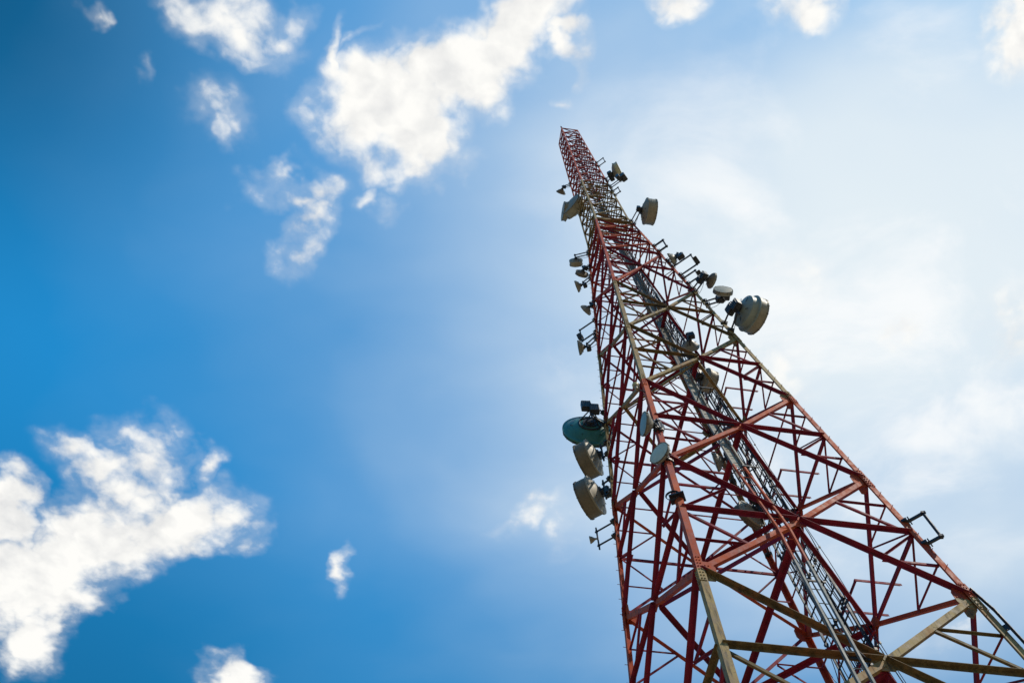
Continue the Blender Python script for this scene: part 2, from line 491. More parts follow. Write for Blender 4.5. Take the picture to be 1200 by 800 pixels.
# lightning rods on the crown
for n, h in (('N', 1.7), ('F', 2.4)):
    mb = MB(); p = leg_pt(n, TOP - .6)
    mb.tube([p, p + Vec((0, 0, .6 + h))], [.035, .012], 6)
    if n == 'N': mb.lathe(p + Vec((0, 0, .9)), (0, 0, 1), [(0, 0), (.02, .09), (.3, .1), (.42, .05), (.45, 0)], 12)
    tag(origin_to(mb.build('lightning_rod', M['dark']), p),
        'short rod with a small lamp on the near corner of the tower top' if n == 'N' else 'thin bare rod on the far corner of the tower top', 'lightning rod')
# ------------------------------------------------------------------ antennas
UOUT = {'L': (-.822, .569), 'R': (.822, -.569), 'N': (-.569, -.822), 'F': (.569, .822)}
def dirv(az): return Vec((math.cos(R(az)), math.sin(R(az)), 0))
def arm_to_leg(mb_list, p, leg, z, parent, th=.035):
    """square arm from the pipe to the leg at height z, with a clamp on the leg"""
    q = leg_pt(leg, z)
    mb = MB(); d = (q - p).normalized(); s_ = d.cross(Vec((0, 0, 1))).normalized()
    mb.box((p + q) / 2, (d, s_, d.cross(s_)), ((q - p).length / 2 + .08, th, th))
    mb.box(q - d * .02, (d, s_, d.cross(s_)), (.09, .16, .05))
    mb.box(q - d * .16, (d, s_, d.cross(s_)), (.02, .15, .05))
    mb.build('mount_arm', M['dark'], parent)
def pipe_and_arms(P, leg, zc, length, parent, th=.035, r=.05, spread=.32):
    mb = MB(); mb.tube([P - Vec((0, 0, length / 2)), P + Vec((0, 0, length / 2))], r, 10)
    for s_ in (-1, 1): mb.box(P + Vec((0, 0, s_ * length * spread)), ((1, 0, 0), (0, 1, 0), (0, 0, 1)), (r * 1.35, r * 1.35, .04))
    mb.build('mount_pipe', M['dark'], parent)
    for s_ in (-1, 1): arm_to_leg(None, P + Vec((0, 0, s_ * length * spread)), leg, zc + s_ * length * spread, parent, th)
def cable_loop(p0, p1, sag, r=.012, n=9):
    pts = []
    for i in range(n):
        u = i / (n - 1); q = Vec(p0).lerp(Vec(p1), u); q.z -= sag * 4 * u * (1 - u); pts.append(q)
    mb = MB(); mb.tube(pts, r, 5); return mb
def radio_box(c, d, size, parent, name='radio_unit', mat='radio', tilt=0):
    d = Vec(d).normalized(); s_ = d.cross(Vec((0, 0, 1))).normalized(); u = s_.cross(d)
    if tilt: s_, u = s_ * math.cos(tilt) + u * math.sin(tilt), u * math.cos(tilt) - s_ * math.sin(tilt)
    mb = MB(); a, b, h = size
    mb.bevel_box(c, (d, s_, u), (a, b, h), min(a, b) * .25)
    for k in range(5): mb.box(Vec(c) - d * (a + .018) + s_ * (b * .75 * (k / 2 - 1)), (d, s_, u), (.02, .008, h * .85))
    mb.box(Vec(c) - u * (h + .03), (d, s_, u), (a * .5, b * .6, .035))
    mb.build(name, M[mat], parent)
def dish(label, leg, z, off, az, D, kind='drum', u=None, mats=('white', 'drum', 'drum'), radio=1, plen=None, at=None, ring=False, depth=None, name=None, radio_size=None, rim='dark', elev=0):
    """microwave dish: radome, shroud, conical back, hub, radio, pipe and two arms"""
    u = u or UOUT[leg]
    P = Vec(at) + Vec((0, 0, EYE)) if at else leg_pt(leg, z) + Vec((u[0], u[1], 0)) * off
    d = dirv(az); d = (d + Vec((0, 0, math.tan(R(elev))))).normalized()
    sh, cone = {'drum': (.34, .17), 'short': (.2, .2), 'bowl': (.10, .30), 'cone': (.05, .42), 'pan': (.16, .16), 'plate': (.07, .17), 'step': (.44, .14)}[kind]
    sh *= D; cone *= D; r = D / 2
    T = thing(name or ('microwave_drum' if kind in ('drum', 'short') else 'microwave_dish'), label, 'microwave dish', P, 'microwave dishes on the tower')
    f = P + d * (sh + cone) * .45                   # centre of the front face
    a = MB(); a.lathe(f, d, [(-.012 * D - .01, r * .97), (.005, r * .95), (.03 * D, r * .62), (.042 * D, 0)], 44)
    a.build('radome', M[mats[0]], T)
    b = MB(); b.lathe(f, d, [(-.03, r * .96), (.012, r * .985), (.012, r * 1.02), (-.06, r * 1.02), (-.065, r), (-sh * .55, r), (-sh * .56, r * 1.006), (-sh * .62, r * 1.006), (-sh * .63, r), (-sh, r), (-sh - .01, r * .96)] if kind != 'step' else [(-.03, r * .96), (.012, r * .985), (.012, r * 1.02), (-.06, r * 1.02), (-.065, r), (-sh * .5, r), (-sh * .52, r * .97)], 44)
    b.build('shroud', M[mats[1]], T)
    rb_ = MB(); rb_.lathe(f, d, [(.004, r * 1.0), (.004, r * 1.03), (-.028, r * 1.03), (-.028, r * 1.0)], 44)
    for q in range(max(6, int(D * 7))):
        an = 2 * math.pi * q / max(6, int(D * 7)); sv = d.cross(Vec((0, 0, 1))).normalized(); ax = sv * math.cos(an) + sv.cross(d) * math.sin(an)
        rb_.box(f - d * .03 + ax * r * 1.03, (ax, d, ax.cross(d)), (.014, .05, .018))
    rb_.build('rim_band', M['rim'], T)
    c = MB()
    if kind == 'step': pr = [(-sh * .52, r * 1.02), (-sh * .52 - .05, r * 1.04), (-sh * .56 - .05, r * .90), (-sh, r * .88), (-sh - .02, r * .84), (-sh - cone * .5, r * .58), (-sh - cone, r * .26), (-sh - cone * 1.02, 0)]
    elif kind in ('cone', 'bowl'): pr = [(-sh + .01, r * 1.0), (-sh - cone * .22, r * .90), (-sh - cone * .62, r * .55), (-sh - cone, r * .2), (-sh - cone, 0)]
    else: pr = [(-sh + .03, r * 1.055), (-sh - .05, r * 1.055), (-sh - .055, r * .96), (-sh - cone * .3, r * .88), (-sh - cone * .7, r * .60), (-sh - cone, r * .26), (-sh - cone * 1.02, 0)]
    c.lathe(f, d, pr, 44)
    refl = c.build('reflector', M[mats[2]], T)
    e = MB(); e.lathe(f, d, [(-sh - cone * .9, r * .30), (-sh - cone - .04, r * .30), (-sh - cone - .05, r * .18), (-sh - cone - .16, max(.05, r * .16)), (-sh - cone - .165, 0)], 16)
    for k in range(6):
        an = k * math.pi / 3; s_ = d.cross(Vec((0, 0, 1))).normalized(); up = s_.cross(d)
        ax = s_ * math.cos(an) + up * math.sin(an)
        e.box(f - d * (sh + cone * .6) + ax * r * .45, (ax, d, ax.cross(d)), (r * .32, .012, .012))
    e.build('hub', M['dark'], refl)
    back = f - d * (sh + cone + .2)
    s_ = d.cross(Vec((0, 0, 1))).normalized()
    if ring:
        rb = MB(); pts = []
        rr = r * .44; cc = f - d * (sh + cone * .92)
        for k in range(33):
            an = 2 * math.pi * k / 32; pts.append(cc + (s_ * math.cos(an) + Vec((0, 0, 1)) * math.sin(an)) * rr)
        rb.tube(pts, .05, 8, False)
        for an in (.6, 2.5, 3.8, 5.6):
            rb.tube([cc + (s_ * math.cos(an) + Vec((0, 0, 1)) * math.sin(an)) * rr, back - d * .55 + Vec((0, 0, .35 * math.sin(an)))], .035, 6)
        rb.build('mount_ring', M['dark'], T)
        rim_ = MB()
        for k in range(14):
            an = 2 * math.pi * k / 14; ax = s_ * math.cos(an) + Vec((0, 0, 1)) * math.sin(an)
            rim_.box(f - d * sh * .5 + ax * (r + .015), (ax, d, ax.cross(d)), (.02, sh * .45, .04))
        rim_.build('rim_clips', M['dark'], T)
        back = back - d * .6
    rs = radio_size or (min(.13, r * .3), min(.2, r * .36), min(.22, r * .4))
    if radio: radio_box(back - d * .05 + s_ * .12 + Vec((0, 0, -.02)), d, rs, T)
    if radio > 1: radio_box(back - d * .02 - s_ * .28 + Vec((0, 0, .34)), d, rs, T)
    pp = back - s_ * .04
    zc = pp.z - EYE
    pipe_and_arms(pp, leg, zc, plen or max(.9, min(1.9, D * .85)), T)
    q = leg_pt(leg, zc - .8)
    cable_loop(back + Vec((0, 0, -.15)), q, .25, .014).build('feed_cable', M['cable'], T)
    return T

W3 = ('white', 'drum', 'drum')
dish('tiny dark dish highest on the left side, facing away beside the top cream band', 'L', 84.67, 1.14, 111, .96, 'cone', mats=('grey', 'grey', 'brown'))
dish('big cream drum dish near the top, overlapping the near corner leg', 'L', 76.63, .25, 223, 2.24, 'drum', mats=('drum', 'drum', 'drum'), radio=2, plen=1.6)
dish('cream drum half hidden behind the big cream drum near the top', 'L', 77.11, 1.15, 191, 1.8, 'short', mats=('white', 'drum', 'drum'), radio=2, plen=1.5)
dish('short cream drum with a dark hub, topmost of three small dishes on the left edge', 'L', 63.11, 1.23, 88, 1.02, 'drum', mats=('white', 'drum', 'drum'), radio=0)
dish('dark brown dish, middle of three small dishes on the left edge', 'L', 60.10, .75, 107, .95, 'short', mats=('brown', 'brown', 'brown'))
dish('small pale dish facing left, lowest of three small dishes on the left edge', 'L', 58.18, 1.13, 160, .9, 'bowl', mats=('white', 'drum', 'drum'))
dish('small grey dish tight against the red left leg, tipped down to the left', 'L', 53.36, .56, 134, .88, 'bowl', mats=('grey', 'grey', 'grey'))
dish('grey dish edge-on facing left, just above where the left leg turns cream', 'L', 48.44, 1.22, 172, .95, 'bowl', mats=('tealrad', 'grey', 'drum'))
dish('large teal green dish with a dark mounting ring on its back', 'L', 38.76, 1.0, 96, 2.75, 'plate', mats=('tealrad', 'teal', 'teal'), radio=2, plen=1.9, ring=True, radio_size=(.16, .26, .32))
dish('cream drum dish directly under the large teal dish', 'L', 36.07, 1.11, 152, 1.9, 'drum', mats=('drum', 'tan', 'drum'), radio=0, plen=1.5)
dish('cream drum dish, lowest of the large dishes on the left leg', 'L', 33.04, 1.15, 151, 1.9, 'drum', mats=('drum', 'tan', 'drum'), radio=1, plen=1.5)
dish('small dish with a teal face and cream back on the near orange leg', 'N', 26.90, .38, 191, .92, 'bowl', u=(-.9, -.45), mats=('tealrad', 'drum', 'drum'), plen=.8)
dish('small pale mint dish facing forward, lower of two on the near orange leg', 'N', 24.60, .18, 222, .84, 'bowl', u=(-.7, -.7), mats=('mint', 'drum', 'drum'), plen=.8)
dish('big cream drum facing right beside the upper cream band', 'R', 62.97, 1.52, 10, 2.0, 'drum', mats=('white', 'drum', 'drum'), radio=1, plen=1.5)
dish('pale dish with a boxy radio, highest of the cluster on the right leg', 'R', 52.07, .42, 148, .95, 'bowl', mats=('white', 'drum', 'drum'), radio_size=(.22, .17, .2))
dish('small tan dish facing right between dark radios on the right leg', 'R', 46.06, 1.12, 24, .95, 'bowl', mats=('drum', 'drum', 'brown'), radio=2, radio_size=(.15, .2, .24))
dish('shallow cream pan dish turned towards the viewer above the large pale drum', 'R', 43.76, 1.15, 274, 1.05, 'pan', mats=('white', 'drum', 'grey'), radio=2, radio_size=(.15, .2, .24))
dish('large pale grey drum facing right, biggest dish on the right leg', 'R', 39.90, 1.32, 27, 1.95, 'step', mats=('white', 'drum', 'greywhite'), radio=2, plen=1.7, radio_size=(.16, .26, .3))
# dishes on the far side, seen through the lattice
dish('grey cone backed dish seen through the lattice near the middle of the tower', 'F', 41.5, 0, 82, 1.0, 'cone', mats=('grey', 'greywhite', 'grey'), at=(9.68, 19.33, 41.5))
dish('tan drum seen through the lattice just below the grey cone backed dish', 'F', 37.8, 0, 28, 1.2, 'drum', mats=('drum', 'drum', 'drum'), at=(9.82, 19.69, 37.8), radio=2)
dish('grey dish behind the lattice beside the cables, facing left', 'F', 34.0, 0, 161, .95, 'bowl', mats=('greywhite', 'grey', 'grey'), at=(9.61, 22.05, 34.0))
dish('big weathered dish on the far leg seen behind the orange ladder', 'F', 29.5, 0, 128, 1.35, 'short', mats=('grey', 'brown', 'drum'), at=(9.9, 21.87, 29.5), radio=2)
dish('dark brown drum highest inside the lattice in front of the cables', 'F', 49.2, 0, 73, .95, 'drum', mats=('brown', 'brown', 'brown'), at=(9.07, 20.24, 49.2))

# feed horn on a bare pipe low on the left leg
u = UOUT['L']; P = leg_pt('L', 29.98) + Vec((u[0], u[1], 0)) * 1.02
T = thing('feed_horn', 'tiny tan horn on a bare pipe, lowest fitting on the left leg', 'horn antenna', P)
mb = MB(); mb.lathe(P + dirv(169) * .30, dirv(169), [(0, 0), (.0, .17), (-.03, .175), (-.14, .12), (-.24, .05), (-.34, .04), (-.34, 0)], 24); mb.build('horn', M['drum'], T)
pipe_and_arms(P - dirv(169) * .06, 'L', 29.9, 1.5, T, .028, .04)

dish('pale yellow shallow dish near the top on the right, seen edge-on', 'R', 77.78, 1.25, 335, 1.85, 'short', mats=('panelcream', 'panelcream', 'drum'), radio=2, plen=1.6, radio_size=(.2, .3, .3))
P = leg_pt('R', 75.2) + Vec((.822, -.569, 0)) * 1.5
T = thing('remote_radio', 'dark radio cluster at the foot of the pale yellow edge-on dish', 'radio unit', P)
d = dirv(-35); s_ = d.cross(Vec((0, 0, 1)))
radio_box(P, d, (.25, .32, .4), T, 'housing')
radio_box(P - d * .35 + s_ * .4 + Vec((0, 0, -.5)), d, (.15, .24, .35), T, 'housing')
arm_to_leg(None, P - d * .2 + Vec((0, 0, .2)), 'R', 75.4, T); arm_to_leg(None, P - d * .2 + Vec((0, 0, -.5)), 'R', 74.7, T)

# empty pipe mounts: two arms and an upright
def pipe_mount(label, leg, z, off, length, radio=0, r=.045, th=.04, stick=0):
    u = UOUT[leg]; P = leg_pt(leg, z) + Vec((u[0], u[1], 0)) * off
    T = thing('pipe_mount', label, 'bracket', P, 'empty pipe mounts on the tower legs')
    pipe_and_arms(P, leg, z, length, T, th, r, .46)
    d = Vec((u[0], u[1], 0))
    for k in range(radio): radio_box(P + d * .1 + Vec((0, 0, -.1 - .5 * k)), d, (.14, .17, .2), T, tilt=.4)
    return T
pipe_mount('empty square bracket on the right edge of the red top section', 'R', 84.71, .85, 1.9)
pipe_mount('empty square bracket just above the big cream drum facing right', 'R', 72.75, .6, 1.6)
pipe_mount('empty dark square bracket above the cluster on the right leg', 'R', 55.31, .72, 1.5, th=.055, r=.06)
pipe_mount('large empty dark bracket low on the right leg', 'R', 21.4, .58, 1.3, th=.04, r=.05)
pipe_mount('bracket with a dark radio and no dish on the left leg', 'L', 50.06, 1.17, 1.9, 1)
pipe_mount('long armed bracket with dark radios and no dish in the right leg cluster', 'R', 50.01, 1.31, 2.0, 2)
pipe_mount('bare bracket with a small radio on the right leg between the tan and cream dishes', 'R', 47.9, .85, 1.2, 1)

# obstruction light on the near leg
P = leg_pt('N', 30.41) + Vec((-.9, -.45, 0)) * .47
T = thing('obstruction_light', 'small round yellowish lamp beside the near leg where cream turns orange', 'lamp', P)
mb = MB(); mb.lathe(P, (0, 0, 1), [(-.12, 0), (-.11, .08), (-.05, .125), (.03, .135), (.1, .10), (.15, .04), (.16, 0)], 24); mb.build('lamp_glass', M['yellow'], T)
mb = MB(); mb.lathe(P, (0, 0, 1), [(-.32, 0), (-.32, .06), (-.16, .07), (-.13, .12), (-.10, .12), (-.10, 0)], 20); mb.build('lamp_base', M['drum'], T)
mb = MB(); q = leg_pt('N', 30.1); mb.tube([P + Vec((0, 0, -.3)), q], .025, 6); mb.build('mount_arm', M['dark'], T)

# coil of spare cable strapped to the near leg
P = leg_pt('N', 22.0)
d = Vec((-.3, -.95, 0)).normalized(); s_ = d.cross(Vec((0, 0, 1)))
mb = MB()
for k in range(3):
    pts = [P + d * (.12 + .02 * k) + s_ * ((.2 + .012 * k) * math.cos(a_) + .12) + Vec((0, 0, 1)) * (.2 + .01 * k) * math.sin(a_) for a_ in [2 * math.pi * q / 20 for q in range(21)]]
    mb.tube(pts, .012, 5, False)
mb.box(P, (s_, d, (0, 0, 1)), (.24, .19, .03))
tag(origin_to(mb.build('cable_coil', M['cable']), P), 'coil of spare black cable strapped round the near orange leg', 'cable coil')

# ------------------------------------------------------------------ climbing ladder
LAD = [(7.70, 15.02, 8.0), (7.77, 15.33, 14.41), (7.93, 15.82, 20.6), (7.84, 16.51, 24.9), (7.92, 17.27, 29.96), (8.15, 18.09, 38.21), (8.38, 19.0, 49.83), (8.25, 19.5, 60.59), (8.0, 19.45, 69.14), (8.0, 19.6, 100.0)]
LAD = [Vec((x, y, z + EYE)) for x, y, z in LAD]
cr = face_n('N', 'R').cross(Vec((0, 0, 1))).normalized()
T = thing('climbing_ladder', 'long steel ladder climbing the near face, orange above and bare grey below', 'ladder', LAD[0])
def rail_path(off): return [p + cr * off for p in LAD]
lower = [q for q in range(len(LAD))]
zsplit = 18.9 + EYE
def cut(path, lo, hi):
    out = []
    for a, b in zip(path, path[1:]):
        if b.z <= lo or a.z >= hi: continue
        u0 = max(0, (lo - a.z) / (b.z - a.z)); u1 = min(1, (hi - a.z) / (b.z - a.z))
        p, q = a.lerp(b, u0), a.lerp(b, u1)
        if not out: out.append(p)
        out.append(q)
    return out
dn = face_n('N', 'R')
for lo, hi, mt in ((6, zsplit, 'galv'), (zsplit, 25.2 + EYE, 'orange'), (25.2 + EYE, 35 + EYE, 'drum'), (35 + EYE, 99, 'brown')):
    for s_ in (-.19, .19):
        pth = cut(rail_path(s_), lo, hi); mb = MB()
        for a, b in zip(pth, pth[1:]):
            mb.box((a + b) / 2, ((b - a), cr, (b - a).cross(cr)), ((b - a).length / 2 + .004, .03, .042))
        mb.build('rail', M[mt], T)
rungs = []
z = 9.0
mid = rail_path(0)
def at_z(path, z):
    for a, b in zip(path, path[1:]):
        if a.z <= z <= b.z: return a.lerp(b, (z - a.z) / (b.z - a.z))
    return path[-1]
while z < 98:
    p = at_z(mid, z); rungs.append((z, p)); z += .6
rest = MB()
for k, (z, p) in enumerate(rungs):
    mb = MB() if 14 < z < 60 else rest
    mb.tube([p - cr * .19, p + cr * .19], .014, 6)
    if mb is not rest: mb.build('rung', M['galv' if z < zsplit else 'orange' if z < 26.8 else 'brown'], T)
o = rest.build('rung', M['brown'], T); o['kind'] = 'stuff'
for lo, hi, mt in ((25.2, 35, 'drum'), (35, 70, 'brown')):
    pth = cut(rail_path(0), lo + EYE, hi + EYE); mb = MB()
    for a, b in zip(pth, pth[1:]):
        mb.box((a + b) / 2 - dn * .07, ((b - a), cr, (b - a).cross(cr)), ((b - a).length / 2 + .004, .15, .012))
    mb.build('back_plate', M[mt], T)
# standoffs holding the ladder to the horizontals
for l in (0, .5, 1, 1.5, 2, 2.5, 3, 3.5, 4, 5):
    z = LEV[l]; p = at_z(mid, z + EYE); 
    fp = face_pt('N', 'R', .42, z, 0)
    mb = MB()
    for s_ in (-.22, .22): mb.box((p + fp) / 2 + cr * s_, ((fp - p), cr, (fp - p).cross(cr)), ((fp - p).length / 2 + .03, .02, .02))
    mb.box(fp, (cr, dn, (0, 0, 1)), (.3, .02, .03))
    mb.build('standoff', M['dark'], T)

# ------------------------------------------------------------------ cable ladders and feeder cables on the far face
def cab_pt(t, z, ins): return face_pt('F', 'R', t, z, ins)
ZT = [4, 12, 18, 24, 30, 36, 42, 48, 54, 60, 64.8, 76]
def cable_ladder(label, t0, t1, ins, mat):
    T = thing('cable_ladder', label, 'cable ladder', cab_pt(t0, 4, ins))
    def tt(t, z): # the ladder keeps its width while the face narrows
        mid = (t0 + t1) / 2; return mid + (t - mid) * (halfw(20) / max(halfw(z), 1.4)) ** .7
    for t in (t0, t1):
        mb = MB()
        for a, b in zip(ZT, ZT[1:]):
            p, q = cab_pt(tt(t, a), a, ins), cab_pt(tt(t, b), b, ins)
            mb.box((p + q) / 2, ((q - p), face_n('F', 'R'), (q - p).cross(face_n('F', 'R'))), ((q - p).length / 2, .05, .022))
        mb.build('rail', M[mat], T)
    z = 8.0; rest = MB(); n = 0
    while z < 74:
        mb = MB() if 14 < z < 62 and n < 100 else rest
        a, b = cab_pt(tt(t0, z), z, ins), cab_pt(tt(t1, z), z, ins)
        mb.box((a + b) / 2, ((b - a), (0, 0, 1), face_n('F', 'R')), ((b - a).length / 2, .022, .022))
        if mb is not rest: mb.build('rung', M[mat], T); n += 1
        z += .62
    o = rest.build('rung', M[mat], T); o['kind'] = 'stuff'
    return T
cable_ladder('dark cable ladder with rungs, nearer the far leg, behind the lattice', .205, .285, .5, 'dark')
cable_ladder('dark cable ladder with rungs, nearer the right leg, behind the lattice', .40, .48, .5, 'dark')
k = 0
for grp, t0, t1, n in ((0, .20, .29, 5), (1, .30, .38, 6), (2, .405, .525, 8)):
    for i in range(n):
        t = t0 + (t1 - t0) * (i + random.uniform(-.25, .25)) / max(1, n - 1)
        top = random.choice((52, 58, 68, 76, 64)); r = random.choice((.014, .02, .026, .032))
        ins = .42 + random.uniform(-.06, .1); pts = []
        z = 5.0
        while z < top:
            ww = (halfw(20) / max(halfw(z), 1.4)) ** .35
            pts.append(cab_pt(.4 + (t - .4) * ww + random.uniform(-.008, .008), z, ins + random.uniform(-.05, .05))); z += 1.5
        mb = MB(); mb.tube(pts, r, 6)
        q = 6.0
        while q < top - 2:
            ww = (halfw(20) / max(halfw(q), 1.4)) ** .35
            if random.random() < .75: mb.box(cab_pt(.4 + (t - .4) * ww, q, ins), (cr, dn, (0, 0, 1)), (r * 1.9, r * 1.9, .05))
            q += 2.4
        tag(origin_to(mb.build('feeder_cable', M['cable']), pts[0]), 'black feeder cable clipped to the cable ladders inside the far face', 'cable', 'black feeder cables running down the tower')
# slack loops of cable hanging between tower and ladders
for j, (z, t, sg, lab) in enumerate(((22.5, .10, 1.5, 'thin slack cable drooping beside the far leg gusset'), (27.5, .38, .9, 'thin slack cable looping above the right hand cable ladder'), (24.0, .40, .8, 'thin slack cable looping off the right hand cable ladder low down'))):
    a, b = cab_pt(t, z, .4), cab_pt(t + .1, z + .9, .45)
    mb = cable_loop(a, b, sg, .016, 14)
    tag(origin_to(mb.build('slack_cable', M['cable']), a), lab, 'cable')

# soft cloud ellipses on the cloud layer: two rows of an affine map each, and a strength
CLOUDS = [
    (10.158, -0.820, 1.457, 1.885, 14.637, -2.137, 1.35),
    (13.352, 1.164, 1.191, -0.881, 20.678, -4.219, 1.40),
    (19.240, 2.120, 2.699, -0.930, 22.104, -3.892, 1.00),
    (10.381, -5.936, 1.153, 7.908, 14.728, -1.272, 1.35),
    (11.505, -5.928, 0.234, 9.396, 20.854, -1.566, 1.25),
    (25.654, 16.413, -3.282, -34.662, 58.349, -3.219, 0.80),
    (102.513, 18.022, 16.174, -1.956, 21.338, -2.556, 0.70),
    (17.541, -10.682, 3.550, 55.984, 96.625, 0.915, 0.32),
    (26.289, 1.466, 0.514, -1.125, 28.148, -1.531, 0.70),
    (20.225, 1.466, 1.147, -1.081, 26.010, -3.820, 0.90),
    (11.975, 4.774, 3.081, -6.245, 25.155, -3.170, 0.78),
    (26.285, 3.942, 6.006, -1.406, 35.042, -2.218, 0.75),
    (19.641, 11.759, 6.334, -16.231, 40.016, -6.823, 0.50),
    (25.972, 4.276, 6.778, -2.020, 49.731, -4.591, 0.60),
    (23.224, 12.963, 5.403, -8.723, 20.414, -6.089, 0.38),
    (49.868, 9.086, 14.960, -1.422, 33.578, -6.412, 0.45),
    (19.949, 5.875, 4.079, -9.811, 51.617, -14.943, 0.55),
    (30.837, 9.722, 4.999, -3.928, 16.750, -6.133, 0.54),
    (40.124, 2.462, 9.808, 1.072, 23.730, -5.942, 0.54),
    (51.234, 42.510, -1.191, -32.701, 39.604, -16.037, 0.34),
    (37.082, 17.297, 1.087, -26.265, 60.679, -20.079, 0.28),
    (6.257, 0.117, 4.496, 3.426, 10.763, -6.086, 1.30),
    (19.601, 5.623, 10.430, -0.766, 14.816, -10.681, 1.30),
    (7.954, -0.160, 5.028, 3.740, 11.847, -6.420, 1.20),
    (8.448, 0.746, 3.652, 1.713, 14.908, -9.826, 1.15),
    (15.683, 2.831, 4.646, -0.918, 17.694, -12.967, 0.85),
    (17.926, 0.272, 10.311, 8.344, 33.947, -15.898, 0.70),
    (15.200, 3.342, 5.830, -0.910, 18.285, -11.218, 0.66),
    (30.019, 5.696, 9.507, -1.498, 29.755, -19.210, 0.65),
    (13.668, 3.795, 6.994, -0.630, 11.323, -10.698, 0.95),
    (12.034, -1.246, 9.394, 7.496, 16.064, -8.289, 0.95),
    (25.360, -6.967, 16.734, 19.845, 36.808, -10.911, 0.50),
    (8.563, 4.639, 1.680, -9.098, 16.946, -15.984, 0.60),
    (13.600, 5.185, 1.098, -8.550, 19.290, -23.392, 0.90),
    (41.319, 20.816, -6.050, -13.031, 19.096, -18.679, 0.72),
    (12.884, -3.433, 2.299, 18.806, 48.959, -36.080, 0.42),
    (26.718, 0.371, -1.958, -1.143, 21.839, -16.566, 0.30),
    (53.347, 13.138, 23.582, -3.260, 82.173, -3.164, 0.42),
    (18.605, -0.173, -6.301, -4.541, 37.816, -0.625, 0.85),
    (21.135, -0.769, -3.904, -2.511, 63.399, -2.219, 0.66),
    (25.399, -1.587, -14.914, -3.022, 18.003, 0.061, 1.20),
    (30.505, -14.698, -9.123, 13.507, 36.323, -23.342, 0.42),
    (14.845, -3.089, -8.394, -0.847, 18.168, -7.861, 0.40),
    (17.538, -1.703, -5.601, -0.750, 15.768, -7.698, 0.40),
    (15.301, -1.454, -4.816, -0.655, 14.396, -5.295, 0.30),
    (12.056, -4.492, -3.433, 7.320, 23.299, -28.317, 0.26),
    (63.370, 2.471, -1.114, -4.337, 104.742, -14.378, 0.35),
    (72.501, 1.158, -4.978, -3.618, 87.556, -11.601, 0.40),
    (102.540, 22.033, 38.188, -1.687, 40.906, -5.226, 0.26),
]
GLOW = (.345, .362, .866)
SKY_TINT = (.08, 1.62, 2.12)
HAZE = (7.7, 8.6, 9.2)
CL_D, CL_L = (7.3, 7.4, 7.5), (10.0, 9.9, 9.55)
VEIL = (9.6, 9.8, 9.9)
# ------------------------------------------------------------------ sky, sun
SUN_EL, SUN_AZ = 49.0, -22.0        # azimuth: degrees from +X towards +Y
sd = Vec((math.cos(R(SUN_EL)) * math.cos(R(SUN_AZ)), math.cos(R(SUN_EL)) * math.sin(R(SUN_AZ)), math.sin(R(SUN_EL))))
sl = bpy.data.lights.new('sun', 'SUN'); sl.energy = 3.3; sl.angle = R(.6); sl.color = (1, .90, .74)
so = bpy.data.objects.new('sun', sl); COL.objects.link(so); so.rotation_euler = sd.to_track_quat('Z', 'Y').to_euler(); so.location = (60, -20, 80)

world = bpy.data.worlds.new('World'); scene.world = world; world.use_nodes = True
wt = NT(world.node_tree); bg = world.node_tree.nodes['Background']
sky = wt.add('ShaderNodeTexSky', sky_type='NISHITA')
sky.sun_disc = False; sky.sun_elevation = R(SUN_EL); sky.sun_rotation = R(90 - SUN_AZ)
sky.air_density = 1.3; sky.dust_density = .6; sky.ozone_density = 2.5; sky.altitude = 200
v = wt.add('ShaderNodeTexCoord').outputs['Generated']
x, y, z = wt.sep(v)
zc = wt.math('MAXIMUM', z, .06)
h = wt.comb(wt.math('DIVIDE', x, zc), wt.math('DIVIDE', y, zc), 1.0)      # point on the flat cloud layer, height 1
# bright haze: thin high cloud, densest around one part of the sky
glow = wt.vmath('DOT_PRODUCT', v, GLOW)
gl = wt.math('ARCCOSINE', wt.math('MINIMUM', glow, .99999))
ncl = wt.noise(wt.scalev(h, (1.0, 1.35, 1)), 2.7, 3, .42, .35)
nfine = wt.noise(wt.scalev(h, (1.0, 1.6, 1)), 8, 5, .55, .5)
low = wt.math('MULTIPLY', wt.math('MAXIMUM', wt.math('SUBTRACT', .80, z), 0.0), .75)    # less haze towards the lower sky
right = wt.math('MULTIPLY', wt.math('MAXIMUM', wt.math('SUBTRACT', x, .28), 0.0), .55)
base_ang = wt.math('SUBTRACT', wt.math('ADD', gl, low), right)
ang = wt.math('ADD', base_ang, wt.math('MULTIPLY', wt.math('SUBTRACT', ncl, .5), .40))
ang = wt.math('ADD', ang, wt.math('MULTIPLY', wt.math('SUBTRACT', nfine, .5), .05))
haze = wt.add('ShaderNodeValToRGB')
el = haze.color_ramp.elements
stops = [(0.0, 1.0), (.10, .95), (.18, .84), (.28, .63), (.38, .42), (.48, .26), (.60, .12), (.74, .035), (.90, 0.0)]
el[0].position, el[0].color = stops[0][0], (stops[0][1],) * 3 + (1,)
el[1].position, el[1].color = stops[-1][0], (stops[-1][1],) * 3 + (1,)
for p_, c_ in stops[1:-1]:
    e = el.new(p_); e.color = (c_, c_, c_, 1)
wt.plug(haze.inputs[0], ang)
hz = haze.outputs[0]
blue = wt.mix(1.0, sky.outputs[0], SKY_TINT, 'MULTIPLY')
tl = wt.math('ARCCOSINE', wt.math('MINIMUM', wt.vmath('DOT_PRODUCT', v, (-.50, -.02, .866)), .99999))
bl = wt.math('ARCCOSINE', wt.math('MINIMUM', wt.vmath('DOT_PRODUCT', v, (-.47, .66, .586)), .99999))
deep = wt.math('MULTIPLY', wt.rng(tl, .0, .38, .44, 1.04), wt.rng(bl, .0, .36, .74, 1.0))      # the deepest, clearest blue
